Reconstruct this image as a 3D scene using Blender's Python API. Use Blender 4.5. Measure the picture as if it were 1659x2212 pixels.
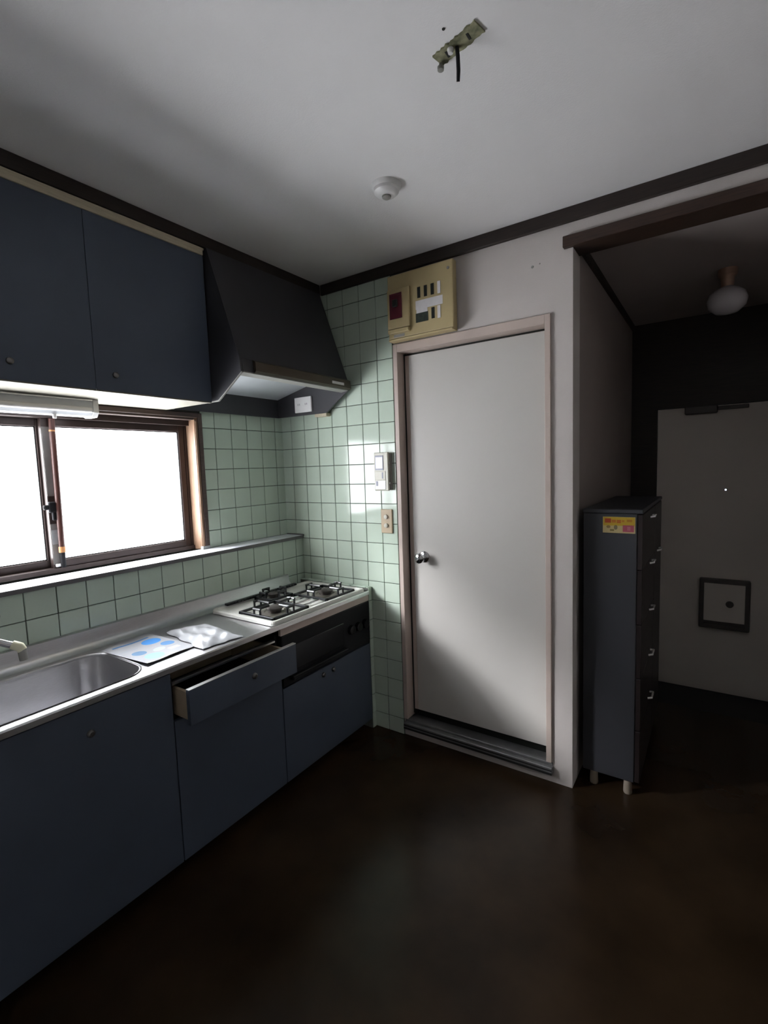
import bpy, bmesh, math, random
from mathutils import Vector, Matrix
random.seed(7)

# ------------------------------------------------------------------ clear
for o in list(bpy.data.objects):
    bpy.data.objects.remove(o, do_unlink=True)
scene = bpy.context.scene
COL = scene.collection

# ------------------------------------------------------------------ camera
cam_data = bpy.data.cameras.new('camera')
cam = bpy.data.objects.new('camera', cam_data)
COL.objects.link(cam)
R_ = Vector((0.8269787, 0.56122786, -0.03360847))
U_ = Vector((-0.02284301, 0.09326666, 0.99537909))
F_ = Vector((-0.56176902, 0.82238958, -0.08994967))
C_ = Vector((2.19791, -2.14816, 1.45442))
cam.matrix_world = Matrix(((R_.x, U_.x, -F_.x, C_.x), (R_.y, U_.y, -F_.y, C_.y),
                           (R_.z, U_.z, -F_.z, C_.z), (0, 0, 0, 1)))
cam_data.sensor_fit = 'HORIZONTAL'
cam_data.sensor_width = 36.0
cam_data.lens = 22.8126
cam_data.clip_start = 0.02
scene.camera = cam

# ------------------------------------------------------------------ world, exposure
WINDOW_STRENGTH = 18.0
WINDOW_COLOUR = (0.94, 0.965, 1.0)
world = bpy.data.worlds.new('world')
scene.world = world
world.use_nodes = True
world.node_tree.nodes['Background'].inputs[0].default_value = (0.8, 0.88, 1.0, 1)
world.node_tree.nodes['Background'].inputs[1].default_value = 0.02
scene.view_settings.view_transform = 'Standard'
scene.view_settings.look = 'None'
scene.view_settings.gamma = 1.0
scene.view_settings.use_curve_mapping = False
scene.view_settings.exposure = 0.0
# soft daylight slanting down past the neighbouring roof and through the kitchen window
sun_data = bpy.data.lights.new('daylight', 'SUN')
sun_data.energy = 36.0
sun_data.angle = math.radians(9)
sun_data.color = (0.95, 0.97, 1.0)
sun = bpy.data.objects.new('daylight', sun_data)
COL.objects.link(sun)
sun.location = (-3, -4, 4)
sun.rotation_euler = Vector((1.0, 1.0, -0.70)).to_track_quat('-Z', 'Y').to_euler()

# ------------------------------------------------------------------ materials
def srgb(r, g, b):
    f = lambda c: (c / 255) / 12.92 if c / 255 <= 0.04045 else ((c / 255 + 0.055) / 1.055) ** 2.4
    return (f(r), f(g), f(b))

def mat(name, col, rough=0.5, metal=0.0, var=0.0, scale=8.0, bump=0.0, bscale=60.0, spec=0.5, stretch=None, dark=None, emit=None, coat=0.0):
    m = bpy.data.materials.new(name)
    m.use_nodes = True
    nt = m.node_tree
    b = nt.nodes['Principled BSDF']
    b.inputs['Base Color'].default_value = (*col, 1)
    b.inputs['Roughness'].default_value = rough
    b.inputs['Metallic'].default_value = metal
    b.inputs['Specular IOR Level'].default_value = spec
    b.inputs['Coat Weight'].default_value = coat
    tc = nt.nodes.new('ShaderNodeTexCoord')
    mp = nt.nodes.new('ShaderNodeMapping')
    geo = nt.nodes.new('ShaderNodeNewGeometry')
    nt.links.new(geo.outputs['Position'], mp.inputs[0])
    if stretch:
        mp.inputs['Scale'].default_value = stretch
    if var > 0:
        n = nt.nodes.new('ShaderNodeTexNoise')
        n.inputs['Scale'].default_value = scale
        n.inputs['Detail'].default_value = 5
        nt.links.new(mp.outputs[0], n.inputs['Vector'])
        rp = nt.nodes.new('ShaderNodeValToRGB')
        lo = dark if dark else tuple(c * (1 - var) for c in col)
        rp.color_ramp.elements[0].position = 0.3
        rp.color_ramp.elements[1].position = 0.7
        rp.color_ramp.elements[0].color = (*lo, 1)
        rp.color_ramp.elements[1].color = (*tuple(min(1, c * (1 + var * 0.5)) for c in col), 1)
        nt.links.new(n.outputs['Fac'], rp.inputs[0])
        nt.links.new(rp.outputs[0], b.inputs['Base Color'])
    if bump > 0:
        n2 = nt.nodes.new('ShaderNodeTexNoise')
        n2.inputs['Scale'].default_value = bscale
        n2.inputs['Detail'].default_value = 3
        nt.links.new(mp.outputs[0], n2.inputs['Vector'])
        bp = nt.nodes.new('ShaderNodeBump')
        bp.inputs['Strength'].default_value = bump
        bp.inputs['Distance'].default_value = 0.002
        nt.links.new(n2.outputs['Fac'], bp.inputs['Height'])
        nt.links.new(bp.outputs[0], b.inputs['Normal'])
    if emit:
        b.inputs['Emission Color'].default_value = (*emit[0], 1)
        b.inputs['Emission Strength'].default_value = emit[1]
    return m

M = {}
M['ceiling'] = mat('ceiling_paper', (0.84, 0.825, 0.82), 0.9, var=0.03, scale=2.5, bump=0.25, bscale=220)
M['plaster'] = mat('wall_paper', (0.56, 0.515, 0.49), 0.85, var=0.05, scale=3, bump=0.3, bscale=260)
M['plaster_dim'] = mat('dimmed_hall_wall_paper', (0.32, 0.27, 0.25), 0.9, var=0.06, scale=3, bump=0.2, bscale=200)  # darker copy of the wall paper, the hall's dimness put into its colour
M['plaster_plain'] = mat('plain_wall_paper', (0.66, 0.63, 0.61), 0.85, var=0.04, scale=3)
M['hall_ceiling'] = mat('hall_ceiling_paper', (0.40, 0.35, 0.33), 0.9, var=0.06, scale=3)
M['grout'] = mat('tile_grout', (0.13, 0.14, 0.12), 0.9, var=0.25, scale=12)
M['tile'] = mat('pale_green_glazed_tile', (0.52, 0.61, 0.515), 0.10, var=0.05, scale=5, bump=0.06, bscale=14, spec=0.4)
M['floor'] = mat('dark_brown_floor', (0.034, 0.020, 0.011), 0.24, var=0.5, scale=2.6, bump=0.10, bscale=26, spec=0.22)
M['genkan'] = mat('entry_floor', (0.02, 0.018, 0.017), 0.6, var=0.2)
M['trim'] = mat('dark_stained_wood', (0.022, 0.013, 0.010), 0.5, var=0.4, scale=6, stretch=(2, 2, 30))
M['lintel'] = mat('brown_stained_wood', (0.040, 0.020, 0.013), 0.45, var=0.4, scale=6, stretch=(2, 30, 30))
M['navy'] = mat('navy_laminate', (0.074, 0.093, 0.130), 0.42, var=0.12, scale=3, bump=0.05, bscale=300)
M['cream'] = mat('cream_board', (0.19, 0.175, 0.135), 0.7, var=0.06, scale=6)
M['strip'] = mat('cream_wood_strip', (0.58, 0.51, 0.37), 0.6, var=0.15, scale=7, stretch=(20, 2, 20))
M['hood'] = mat('hood_black_brown', (0.038, 0.037, 0.043), 0.5, var=0.1, scale=4)
M['hoodlip'] = mat('hood_bronze_lip', (0.075, 0.058, 0.042), 0.4, metal=0.3, var=0.1)
M['filter'] = mat('pale_filter_metal', (0.55, 0.58, 0.60), 0.45, metal=0.1, var=0.05)
M['steel'] = mat('brushed_steel', (0.54, 0.535, 0.55), 0.32, metal=1.0, var=0.10, scale=30, stretch=(40, 1.5, 40))
M['steel_bright'] = mat('counter_rim_steel', (0.62, 0.62, 0.62), 0.28, metal=1.0, var=0.06, scale=20)
M['chrome'] = mat('chrome', (0.72, 0.72, 0.74), 0.10, metal=1.0, var=0.03)
M['white_enamel'] = mat('white_enamel', (0.70, 0.70, 0.65), 0.18, var=0.07, scale=14)
M['black_iron'] = mat('black_enamel_iron', (0.010, 0.011, 0.014), 0.35, var=0.2)
M['burner'] = mat('burner_cap_grey', (0.085, 0.075, 0.07), 0.5, metal=0.4, var=0.3, scale=40)
M['burner_plate'] = mat('burner_drip_ring', (0.34, 0.31, 0.27), 0.35, metal=0.7, var=0.25, scale=40)
M['black_gloss'] = mat('black_glass_panel', (0.006, 0.006, 0.008), 0.2, var=0.1, spec=0.35)
M['black_matt'] = mat('black_plastic', (0.007, 0.007, 0.009), 0.6, var=0.1, spec=0.25)
M['door'] = mat('door_paint', (0.50, 0.48, 0.45), 0.55, var=0.03, scale=3)
M['doorframe'] = mat('door_frame_paint', (0.52, 0.43, 0.38), 0.5, var=0.08, scale=6)
M['aluminium'] = mat('aluminium_sill', (0.24, 0.24, 0.245), 0.4, metal=0.5, var=0.15, scale=20)
M['rubber'] = mat('black_rubber', (0.012, 0.012, 0.012), 0.7, var=0.1)
M['bronze'] = mat('bronze_window_metal', (0.045, 0.030, 0.027), 0.4, metal=0.4, var=0.12)
M['wood_light'] = mat('light_wood_casing', (0.24, 0.145, 0.09), 0.5, var=0.3, scale=5, stretch=(18, 18, 1.5))
M['wood_dark'] = mat('brown_wood_casing', (0.065, 0.04, 0.033), 0.5, var=0.3, scale=5, stretch=(18, 2, 18))
M['ledge'] = mat('pale_sill_laminate', (0.78, 0.79, 0.84), 0.35, var=0.05, scale=5, spec=0.5)
M['ledge_edge'] = mat('grey_sill_edge', (0.12, 0.115, 0.12), 0.4, var=0.1)
M['yellowed'] = mat('yellowed_plastic', (0.46, 0.37, 0.195), 0.5, var=0.08, scale=6)
M['dark_red'] = mat('dark_red_plastic', (0.10, 0.012, 0.022), 0.3, var=0.15, scale=20)
M['slot'] = mat('slot_black', (0.008, 0.010, 0.008), 0.5, var=0.1)
M['slot_green'] = mat('slot_dark_green', (0.03, 0.04, 0.03), 0.5, var=0.5, scale=60)
M['white_label'] = mat('white_label_paper', (0.68, 0.66, 0.66), 0.7, var=0.06, scale=40)
M['beige_plastic'] = mat('beige_plastic', (0.55, 0.54, 0.46), 0.45, var=0.04)
M['switch_plate'] = mat('tan_switch_plastic', (0.46, 0.36, 0.235), 0.45, var=0.05)
M['screen'] = mat('pale_lcd_screen', (0.70, 0.72, 0.80), 0.15, var=0.03)
M['screen_rim'] = mat('grey_blue_plastic', (0.22, 0.23, 0.30), 0.4, var=0.05)
M['off_white'] = mat('off_white_plastic', (0.74, 0.73, 0.72), 0.35, var=0.04)
M['grey_plastic'] = mat('grey_plastic', (0.28, 0.275, 0.25), 0.5, var=0.1)
M['khaki'] = mat('khaki_bare_bracket', (0.27, 0.26, 0.16), 0.7, var=0.5, scale=45, dark=(0.09, 0.095, 0.05))
M['lamp_white'] = mat('lamp_white_cover', (0.62, 0.64, 0.66), 0.25, var=0.05)
M['cabinet_grey'] = mat('dark_blue_grey_steel', (0.036, 0.037, 0.043), 0.45, var=0.1, scale=3)
M['cabinet_front'] = mat('dark_brown_front', (0.020, 0.014, 0.014), 0.35, var=0.1)
M['foot'] = mat('pale_plastic_foot', (0.30, 0.25, 0.20), 0.5, var=0.15, scale=30)
M['entry_door'] = mat('grey_beige_steel_door', (0.80, 0.74, 0.68), 0.5, var=0.05, scale=2)
M['entry_dark'] = mat('dark_grey_metal', (0.10, 0.09, 0.085), 0.5, var=0.15)
M['bright_handle'] = mat('polished_handle', (0.90, 0.89, 0.87), 0.25, metal=0.4, var=0.02)
M['globe'] = mat('milk_glass_globe', (0.66, 0.63, 0.66), 0.2, var=0.03)
M['brass'] = mat('old_brass_cap', (0.45, 0.29, 0.21), 0.4, metal=0.4, var=0.1)
M['peep'] = mat('peephole_daylight', (0.8, 0.85, 0.95), 0.2, var=0.02, emit=((0.85, 0.9, 1.0), 1.5))
M['plastic_bag'] = mat('white_crinkled_plastic', (0.42, 0.43, 0.45), 0.35, var=0.10, scale=20, bump=0.5, bscale=45)
M['dowel'] = mat('red_brown_varnished_wood', (0.075, 0.022, 0.015), 0.5, var=0.3, scale=10, stretch=(20, 20, 2))
M['dowel_tip'] = mat('orange_wood_tip', (0.55, 0.25, 0.09), 0.5, var=0.2, scale=30)
M['tape'] = mat('grey_tape', (0.17, 0.16, 0.15), 0.6, var=0.12, scale=25)
M['tape_white'] = mat('white_tape', (0.30, 0.31, 0.31), 0.6, var=0.06, scale=25)
M['drawer_side'] = mat('cream_drawer_side', (0.52, 0.42, 0.30), 0.55, var=0.2, scale=12)
M['metal_knob'] = mat('dull_metal_knob', (0.22, 0.21, 0.20), 0.3, metal=0.9, var=0.1)
M['cream_nozzle'] = mat('cream_nozzle', (0.72, 0.70, 0.52), 0.4, var=0.06)

def pane_material():
    m = bpy.data.materials.new('frosted_wired_glass')
    m.use_nodes = True
    nt = m.node_tree
    b = nt.nodes['Principled BSDF']
    b.inputs['Base Color'].default_value = (0.75, 0.76, 0.78, 1)
    b.inputs['Roughness'].default_value = 0.25
    geo = nt.nodes.new('ShaderNodeNewGeometry')
    sep = nt.nodes.new('ShaderNodeSeparateXYZ')
    nt.links.new(geo.outputs['Position'], sep.inputs[0])
    def math_(op, a, b_):
        n = nt.nodes.new('ShaderNodeMath'); n.operation = op
        for k, v in enumerate((a, b_)):
            if isinstance(v, (int, float)): n.inputs[k].default_value = v
            elif v is not None: nt.links.new(v, n.inputs[k])
        return n.outputs[0]
    def line(sign):                       # fine diamond wire set in the glass
        s = math_('MULTIPLY', math_('ADD', sep.outputs['Y'], math_('MULTIPLY', sep.outputs['Z'], sign)), 62.0)
        return math_('LESS_THAN', math_('FRACT', s, None), 0.10)
    wire = math_('MAXIMUM', line(1.0), line(-1.0))
    nz = nt.nodes.new('ShaderNodeTexNoise'); nz.inputs['Scale'].default_value = 1.6
    nt.links.new(geo.outputs['Position'], nz.inputs['Vector'])
    base = math_('MULTIPLY_ADD', nz.outputs['Fac'], 0.25)
    base.node.inputs[2].default_value = 0.88
    st = math_('MULTIPLY', math_('SUBTRACT', base, math_('MULTIPLY', wire, 0.10)), WINDOW_STRENGTH)
    b.inputs['Emission Color'].default_value = (*WINDOW_COLOUR, 1)
    nt.links.new(st, b.inputs['Emission Strength'])
    tr = nt.nodes.new('ShaderNodeBsdfTransparent')
    mx = nt.nodes.new('ShaderNodeMixShader'); mx.inputs[0].default_value = 0.7
    nt.links.new(tr.outputs[0], mx.inputs[1]); nt.links.new(b.outputs[0], mx.inputs[2])
    nt.links.new(mx.outputs[0], nt.nodes['Material Output'].inputs['Surface'])
    return m
M['pane'] = pane_material()

def print_material(name, base, shapes, rough=0.6):
    """flat print: shapes = (kind, cx, cy, hx, hy, colour) in the object's own x,y metres"""
    m = bpy.data.materials.new(name)
    m.use_nodes = True
    nt = m.node_tree
    b = nt.nodes['Principled BSDF']
    b.inputs['Roughness'].default_value = rough
    tc = nt.nodes.new('ShaderNodeTexCoord')
    cur = None
    def mth(op, a, c=None):
        n = nt.nodes.new('ShaderNodeMath'); n.operation = op
        for k, v in enumerate((a, c)):
            if v is None: continue
            if isinstance(v, (int, float)): n.inputs[k].default_value = v
            else: nt.links.new(v, n.inputs[k])
        return n.outputs[0]
    sep = nt.nodes.new('ShaderNodeSeparateXYZ')
    nt.links.new(tc.outputs['Object'], sep.inputs[0])
    for kind, cx, cy, hx, hy, colr in shapes:
        dx = mth('DIVIDE', mth('SUBTRACT', sep.outputs['X'], cx), hx)
        dy = mth('DIVIDE', mth('SUBTRACT', sep.outputs['Y'], cy), hy)
        if kind == 'e':
            d = mth('ADD', mth('MULTIPLY', dx, dx), mth('MULTIPLY', dy, dy))
        else:
            d = mth('MAXIMUM', mth('ABSOLUTE', dx), mth('ABSOLUTE', dy))
        fac = mth('LESS_THAN', d, 1.0)
        mx = nt.nodes.new('ShaderNodeMix'); mx.data_type = 'RGBA'
        nt.links.new(fac, mx.inputs[0])
        if cur is None: mx.inputs[6].default_value = (*base, 1)
        else: nt.links.new(cur, mx.inputs[6])
        mx.inputs[7].default_value = (*colr, 1)
        cur = mx.outputs[2]
    nt.links.new(cur, b.inputs['Base Color'])
    return m

# ------------------------------------------------------------------ helpers
class MB:
    def __init__(self): self.bm = bmesh.new()
    def box(self, lo, hi, bevel=0.0, seg=1):
        lo = Vector(lo); hi = Vector(hi)
        r = bmesh.ops.create_cube(self.bm, size=1.0)
        vs = r['verts']
        c = (lo + hi) / 2; s = hi - lo
        for v in vs: v.co = Vector((v.co.x * s.x, v.co.y * s.y, v.co.z * s.z)) + c
        if bevel > 0:
            es = list({e for v in vs for e in v.link_edges})
            bmesh.ops.bevel(self.bm, geom=es, offset=bevel, segments=seg, affect='EDGES', profile=0.5)
        return self
    def cyl(self, a, b, r1, r2=None, n=20, caps=True):
        a = Vector(a); b = Vector(b)
        r2 = r1 if r2 is None else r2
        d = b - a
        q = d.to_track_quat('Z', 'Y').to_matrix().to_4x4()
        mtx = Matrix.Translation((a + b) / 2) @ q
        bmesh.ops.create_cone(self.bm, cap_ends=caps, segments=n, radius1=r1, radius2=r2, depth=d.length, matrix=mtx)
        return self
    def tube(self, pts, r, n=10):
        pts = [Vector(p) for p in pts]
        rings = []
        for i, p in enumerate(pts):
            t = (pts[min(i + 1, len(pts) - 1)] - pts[max(i - 1, 0)]).normalized()
            q = t.to_track_quat('Z', 'Y')
            rr = r[i] if isinstance(r, (list, tuple)) else r
            rings.append([self.bm.verts.new(p + q @ Vector((rr * math.cos(2 * math.pi * k / n), rr * math.sin(2 * math.pi * k / n), 0))) for k in range(n)])
        for a, b in zip(rings, rings[1:]):
            for k in range(n):
                self.bm.faces.new((a[k], a[(k + 1) % n], b[(k + 1) % n], b[k]))
        self.bm.faces.new(list(reversed(rings[0]))); self.bm.faces.new(rings[-1])
        return self
    def lathe(self, prof, origin, axis='Z', n=28):
        """prof = [(r, h)], h measured along the axis"""
        o = Vector(origin)
        ax = {'Z': (Vector((1, 0, 0)), Vector((0, 1, 0)), Vector((0, 0, 1))),
              'Y': (Vector((1, 0, 0)), Vector((0, 0, 1)), Vector((0, -1, 0))),
              'X': (Vector((0, 1, 0)), Vector((0, 0, 1)), Vector((1, 0, 0)))}[axis]
        rings = []
        for r, h in prof:
            if r <= 1e-6: rings.append([self.bm.verts.new(o + ax[2] * h)])
            else: rings.append([self.bm.verts.new(o + ax[0] * r * math.cos(2 * math.pi * k / n) + ax[1] * r * math.sin(2 * math.pi * k / n) + ax[2] * h) for k in range(n)])
        for a, b in zip(rings, rings[1:]):
            for k in range(n):
                k2 = (k + 1) % n
                if len(a) == 1 and len(b) == 1: continue
                if len(a) == 1: self.bm.faces.new((a[0], b[k2], b[k]))
                elif len(b) == 1: self.bm.faces.new((a[k], a[k2], b[0]))
                else: self.bm.faces.new((a[k], a[k2], b[k2], b[k]))
        return self
    def prism(self, poly, axis, a, b):
        """poly points are the two remaining coordinates in order; extruded along axis from a to b"""
        def mk(p, h):
            if axis == 'y': return Vector((p[0], h, p[1]))
            if axis == 'x': return Vector((h, p[0], p[1]))
            return Vector((p[0], p[1], h))
        A = [self.bm.verts.new(mk(p, a)) for p in poly]
        B = [self.bm.verts.new(mk(p, b)) for p in poly]
        n = len(poly)
        self.bm.faces.new(A); self.bm.faces.new(list(reversed(B)))
        for k in range(n):
            self.bm.faces.new((A[k], B[k], B[(k + 1) % n], A[(k + 1) % n]))
        return self
    def obj(self, name, material, parent=None, smooth=False, origin=None):
        bmesh.ops.recalc_face_normals(self.bm, faces=self.bm.faces)
        lo = Vector((min(v.co.x for v in self.bm.verts), min(v.co.y for v in self.bm.verts), min(v.co.z for v in self.bm.verts)))
        hi = Vector((max(v.co.x for v in self.bm.verts), max(v.co.y for v in self.bm.verts), max(v.co.z for v in self.bm.verts)))
        org = Vector(origin) if origin is not None else Vector(((lo.x + hi.x) / 2, (lo.y + hi.y) / 2, lo.z))
        for v in self.bm.verts: v.co -= org
        me = bpy.data.meshes.new(name)
        self.bm.to_mesh(me); self.bm.free()
        me.materials.append(M[material] if isinstance(material, str) else material)
        if smooth:
            for p in me.polygons: p.use_smooth = True
            try: me.set_sharp_from_angle(angle=math.radians(40))
            except Exception: pass
        o = bpy.data.objects.new(name, me)
        COL.objects.link(o)
        if parent is not None:
            o.parent = parent
            o.location = org - world_of(parent)
        else:
            o.location = org
        return o

def world_of(o):
    v = Vector(o.location)
    while o.parent is not None:
        o = o.parent
        v += Vector(o.location)
    return v

def empty(name, loc):
    o = bpy.data.objects.new(name, None)
    o.empty_display_size = 0.05
    o.location = loc
    COL.objects.link(o)
    return o

def tag(o, label=None, category=None, group=None, kind=None):
    if label: o['label'] = label
    if category: o['category'] = category
    if group: o['group'] = group
    if kind: o['kind'] = kind
    return o

def thing(name, loc, label, category, group=None):
    return tag(empty(name, loc), label, category, group)

def bx(name, lo, hi, material, parent=None, bevel=0.0, seg=1):
    return MB().box(lo, hi, bevel, seg).obj(name, material, parent)

# ------------------------------------------------------------------ dimensions
T = 0.107                      # tile pitch
ZA = 1.6919                    # a horizontal joint line
CEIL = 2.47
XR, YB = 3.35, -3.5            # right wall, rear wall
X_CORNER = 1.70                # where the door wall ends and the hall begins
HALL_R, HALL_D, HALL_CEIL = 2.85, 1.70, 2.37
RISER = 0.13                   # the lower, thicker part of the window wall
LEDGE = 1.067
CT, CF = 0.785, 0.645          # counter top height and front
zrow = lambda k: ZA - T * k

# ------------------------------------------------------------------ structure
b = MB(); b.box((-0.2, YB, -0.1), (XR, 0.0, 0.0)); b.box((X_CORNER - 0.12, 0.0, -0.1), (HALL_R, 1.08, 0.0))
tag(b.obj('floor', 'floor'), 'dark brown glossy kitchen and hall floor', 'floor', kind='structure')
tag(bx('floor_entry', (X_CORNER - 0.1, 1.08, -0.25), (HALL_R, HALL_D + 0.1, -0.13), 'genkan'), 'dark sunken entry floor before the entrance door', 'floor', kind='structure')
tag(bx('ceiling', (-0.2, YB - 0.1, CEIL), (XR + 0.1, 0.12, CEIL + 0.1), 'ceiling'), 'off-white papered kitchen ceiling', 'ceiling', kind='structure')
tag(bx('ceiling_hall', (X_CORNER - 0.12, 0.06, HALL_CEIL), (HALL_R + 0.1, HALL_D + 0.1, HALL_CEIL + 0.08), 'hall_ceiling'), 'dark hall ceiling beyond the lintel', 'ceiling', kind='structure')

# window wall (x = 0) with its opening
WY0, WY1, WZ0, WZ1 = -1.93, -0.60, LEDGE, 1.745
b = MB()
b.box((-0.16, YB, 0), (0, WY0, CEIL)); b.box((-0.16, WY1, 0), (0, 0.12, CEIL))
b.box((-0.16, WY0, 0), (0, WY1, WZ0 - 0.012)); b.box((-0.16, WY0, WZ1), (0, WY1, CEIL))
wall_left = tag(b.obj('wall_left', 'grout'), 'window wall with pale green tiles', 'wall', kind='structure')
wall_riser = tag(bx('wall_left_lower', (0.0005, -2.6, 0), (RISER - 0.006, -0.0005, LEDGE - 0.012), 'grout'), 'tiled lower part of the window wall behind the sink', 'wall', kind='structure')

# door wall (y = 0)
DX0, DX1, DZ0, DZ1 = 0.826, 1.612, 0.04, 2.075
b = MB()
b.box((0.0005, 0, 0), (DX0, 0.12, CEIL)); b.box((DX1, 0, 0), (X_CORNER, 0.12, CEIL))
b.box((DX0, 0, DZ1), (DX1, 0.12, CEIL)); b.box((DX0, 0, 0), (DX1, 0.12, DZ0))
b.box((X_CORNER, 0, 2.34), (XR, 0.12, CEIL)); b.box((HALL_R, 0, 0), (XR, 0.12, 2.34))
wall_back = tag(b.obj('wall_back', 'plaster'), 'pale papered door wall, tiled beside the cooker', 'wall', kind='structure')
bx('grout_bed', (0.0005, -0.004, 0), (0.822, 0.0, 2.42), 'grout', wall_back)
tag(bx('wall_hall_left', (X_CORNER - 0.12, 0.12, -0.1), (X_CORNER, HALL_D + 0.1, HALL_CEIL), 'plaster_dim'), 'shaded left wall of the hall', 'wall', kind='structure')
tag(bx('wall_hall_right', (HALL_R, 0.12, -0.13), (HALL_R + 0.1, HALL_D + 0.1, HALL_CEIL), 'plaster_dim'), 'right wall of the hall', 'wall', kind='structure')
EX0, EX1, EZ0, EZ1 = 1.84, 2.67, -0.13, 1.805
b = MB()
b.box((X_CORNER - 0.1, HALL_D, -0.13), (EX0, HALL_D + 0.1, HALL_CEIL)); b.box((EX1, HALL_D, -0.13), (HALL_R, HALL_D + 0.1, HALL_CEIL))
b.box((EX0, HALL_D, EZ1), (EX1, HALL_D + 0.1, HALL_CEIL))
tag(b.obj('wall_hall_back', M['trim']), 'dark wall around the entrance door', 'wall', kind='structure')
tag(bx('wall_right', (XR, YB, 0), (XR + 0.1, 0.12, CEIL), 'plaster_plain'), 'right wall of the kitchen', 'wall', kind='structure')
tag(bx('wall_rear', (-0.2, YB - 0.1, 0), (XR + 0.1, YB, CEIL), 'plaster_plain'), 'rear wall behind the viewer', 'wall', kind='structure')
tag(bx('backing_behind_door', (DX0 - 0.05, 0.135, 0), (DX1 + 0.05, 0.16, 2.15), 'black_matt'), 'added black board standing in for the dark space behind the white door', 'wall', kind='structure')  # unseen board, added to stop light leaking round the slab
tag(bx('trim_soffit', (0.001, -2.6, 2.413), (0.352, -0.0055, CEIL - 0.001), 'trim'), 'dark filler above the wall cabinets', 'trim', kind='structure')

# tiles: one object each, mesh shared by size
_tiles = {}
def tile(parent, axis, pos, a0, a1, z0, z1):
    g = 0.0016
    w, h = round(a1 - a0 - 2 * g, 4), round(z1 - z0 - 2 * g, 4)
    if w < 0.006 or h < 0.006: return
    key = (axis, w, h)
    if key not in _tiles:
        m_ = MB()
        d = 0.006
        if axis == 'y': m_.box((-w / 2, -d, -h / 2), (w / 2, 0, h / 2), 0.0015)
        elif axis == 'x': m_.box((0, -w / 2, -h / 2), (d, w / 2, h / 2), 0.0015)
        else: m_.box((-w / 2, -h / 2, 0), (w / 2, h / 2, d), 0.0015)
        me = bpy.data.meshes.new('tile'); m_.bm.to_mesh(me); m_.bm.free()
        me.materials.append(M['tile'])
        _tiles[key] = me
    o = bpy.data.objects.new('tile', _tiles[key])
    COL.objects.link(o)
    o.parent = parent
    ac, zc = (a0 + a1) / 2, (z0 + z1) / 2
    j = lambda: random.uniform(-0.0006, 0.0006)
    if axis == 'y': P = Vector((ac, pos + j(), zc))
    elif axis == 'x': P = Vector((pos + j(), ac, zc))
    else: P = Vector((ac, zc, pos))
    o.location = P - world_of(parent)
    e = 0.0028
    if axis == 'y': o.rotation_euler = (random.uniform(-e, e), 0, random.uniform(-e, e))
    elif axis == 'x': o.rotation_euler = (0, random.uniform(-e, e), random.uniform(-e, e))

xs = [0.0] + [0.0823 + T * i for i in range(7)] + [0.822]
zs = sorted([zrow(k) for k in range(-6, 16)] + [0.0, 2.42])
for x0, x1 in zip(xs, xs[1:]):
    for z0, z1 in zip(zs, zs[1:]):
        if x1 < 0.60 and z1 < 0.80: continue           # behind the cabinets
        if x1 < 0.38 and z0 > 1.80: continue           # behind the hood
        a0 = x0
        if z1 < 1.06:                                  # the lower wall stands in front
            if x1 <= RISER + 0.005: continue
            a0 = max(x0, RISER)
        tile(wall_back, 'y', -0.004, a0, x1, z0, z1)
ys = [0.0] + [-(0.0692 + T * i) for i in range(5)] + [-0.582]
zs = sorted([zrow(k) for k in range(-1, 6)] + [LEDGE])
for y1, y0 in zip(ys, ys[1:]):
    for z0, z1 in zip(zs, zs[1:]): tile(wall_left, 'x', 0.0, y0, y1, z0, z1)
ys = [0.0] + [-(0.0675 + T * i) for i in range(22)]
for y1, y0 in zip(ys, ys[1:]):
    for z0, z1 in zip([0.78, zrow(8), zrow(7)], [zrow(8), zrow(7), 1.053]):
        if z1 < 0.84 and y0 < -0.35: continue
        tile(wall_riser, 'x', RISER - 0.006, y0, y1, z0, z1)

# ledge on the lower wall
b = MB(); b.box((-0.001, -2.6, LEDGE - 0.012), (RISER + 0.012, -0.011, LEDGE), 0.002)
ledge = tag(b.obj('trim_ledge', 'ledge'), 'pale glossy ledge below the window', 'ledge', kind='structure')
bx('edge_strip', (RISER + 0.004, -2.6, LEDGE - 0.018), (RISER + 0.0135, -0.011, LEDGE - 0.0005), 'ledge_edge', ledge)
bx('end_cap', (-0.0005, -0.0145, LEDGE - 0.006), (RISER + 0.016, -0.0105, LEDGE + 0.006), 'ledge_edge', ledge)

# tiled stub wall at the end of the counter
stub = tag(bx('wall_counter_end', (RISER, -0.042, 0), (0.634, -0.0105, 0.80), 'grout'), 'narrow tiled end wall beside the cooker cabinet', 'wall', kind='structure')
sz = sorted([zrow(k) for k in range(9, 16)] + [0.0, 0.806])
for z0, z1 in zip(sz, sz[1:]): tile(stub, 'x', 0.634, -0.0425, -0.011, z0, z1)
sx = [RISER] + [x for x in xs if x > RISER and x < 0.62] + [0.634]
for x0, x1 in zip(sx, sx[1:]): tile(stub, 'z', 0.80, x0, x1, -0.0425, -0.011)

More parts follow.
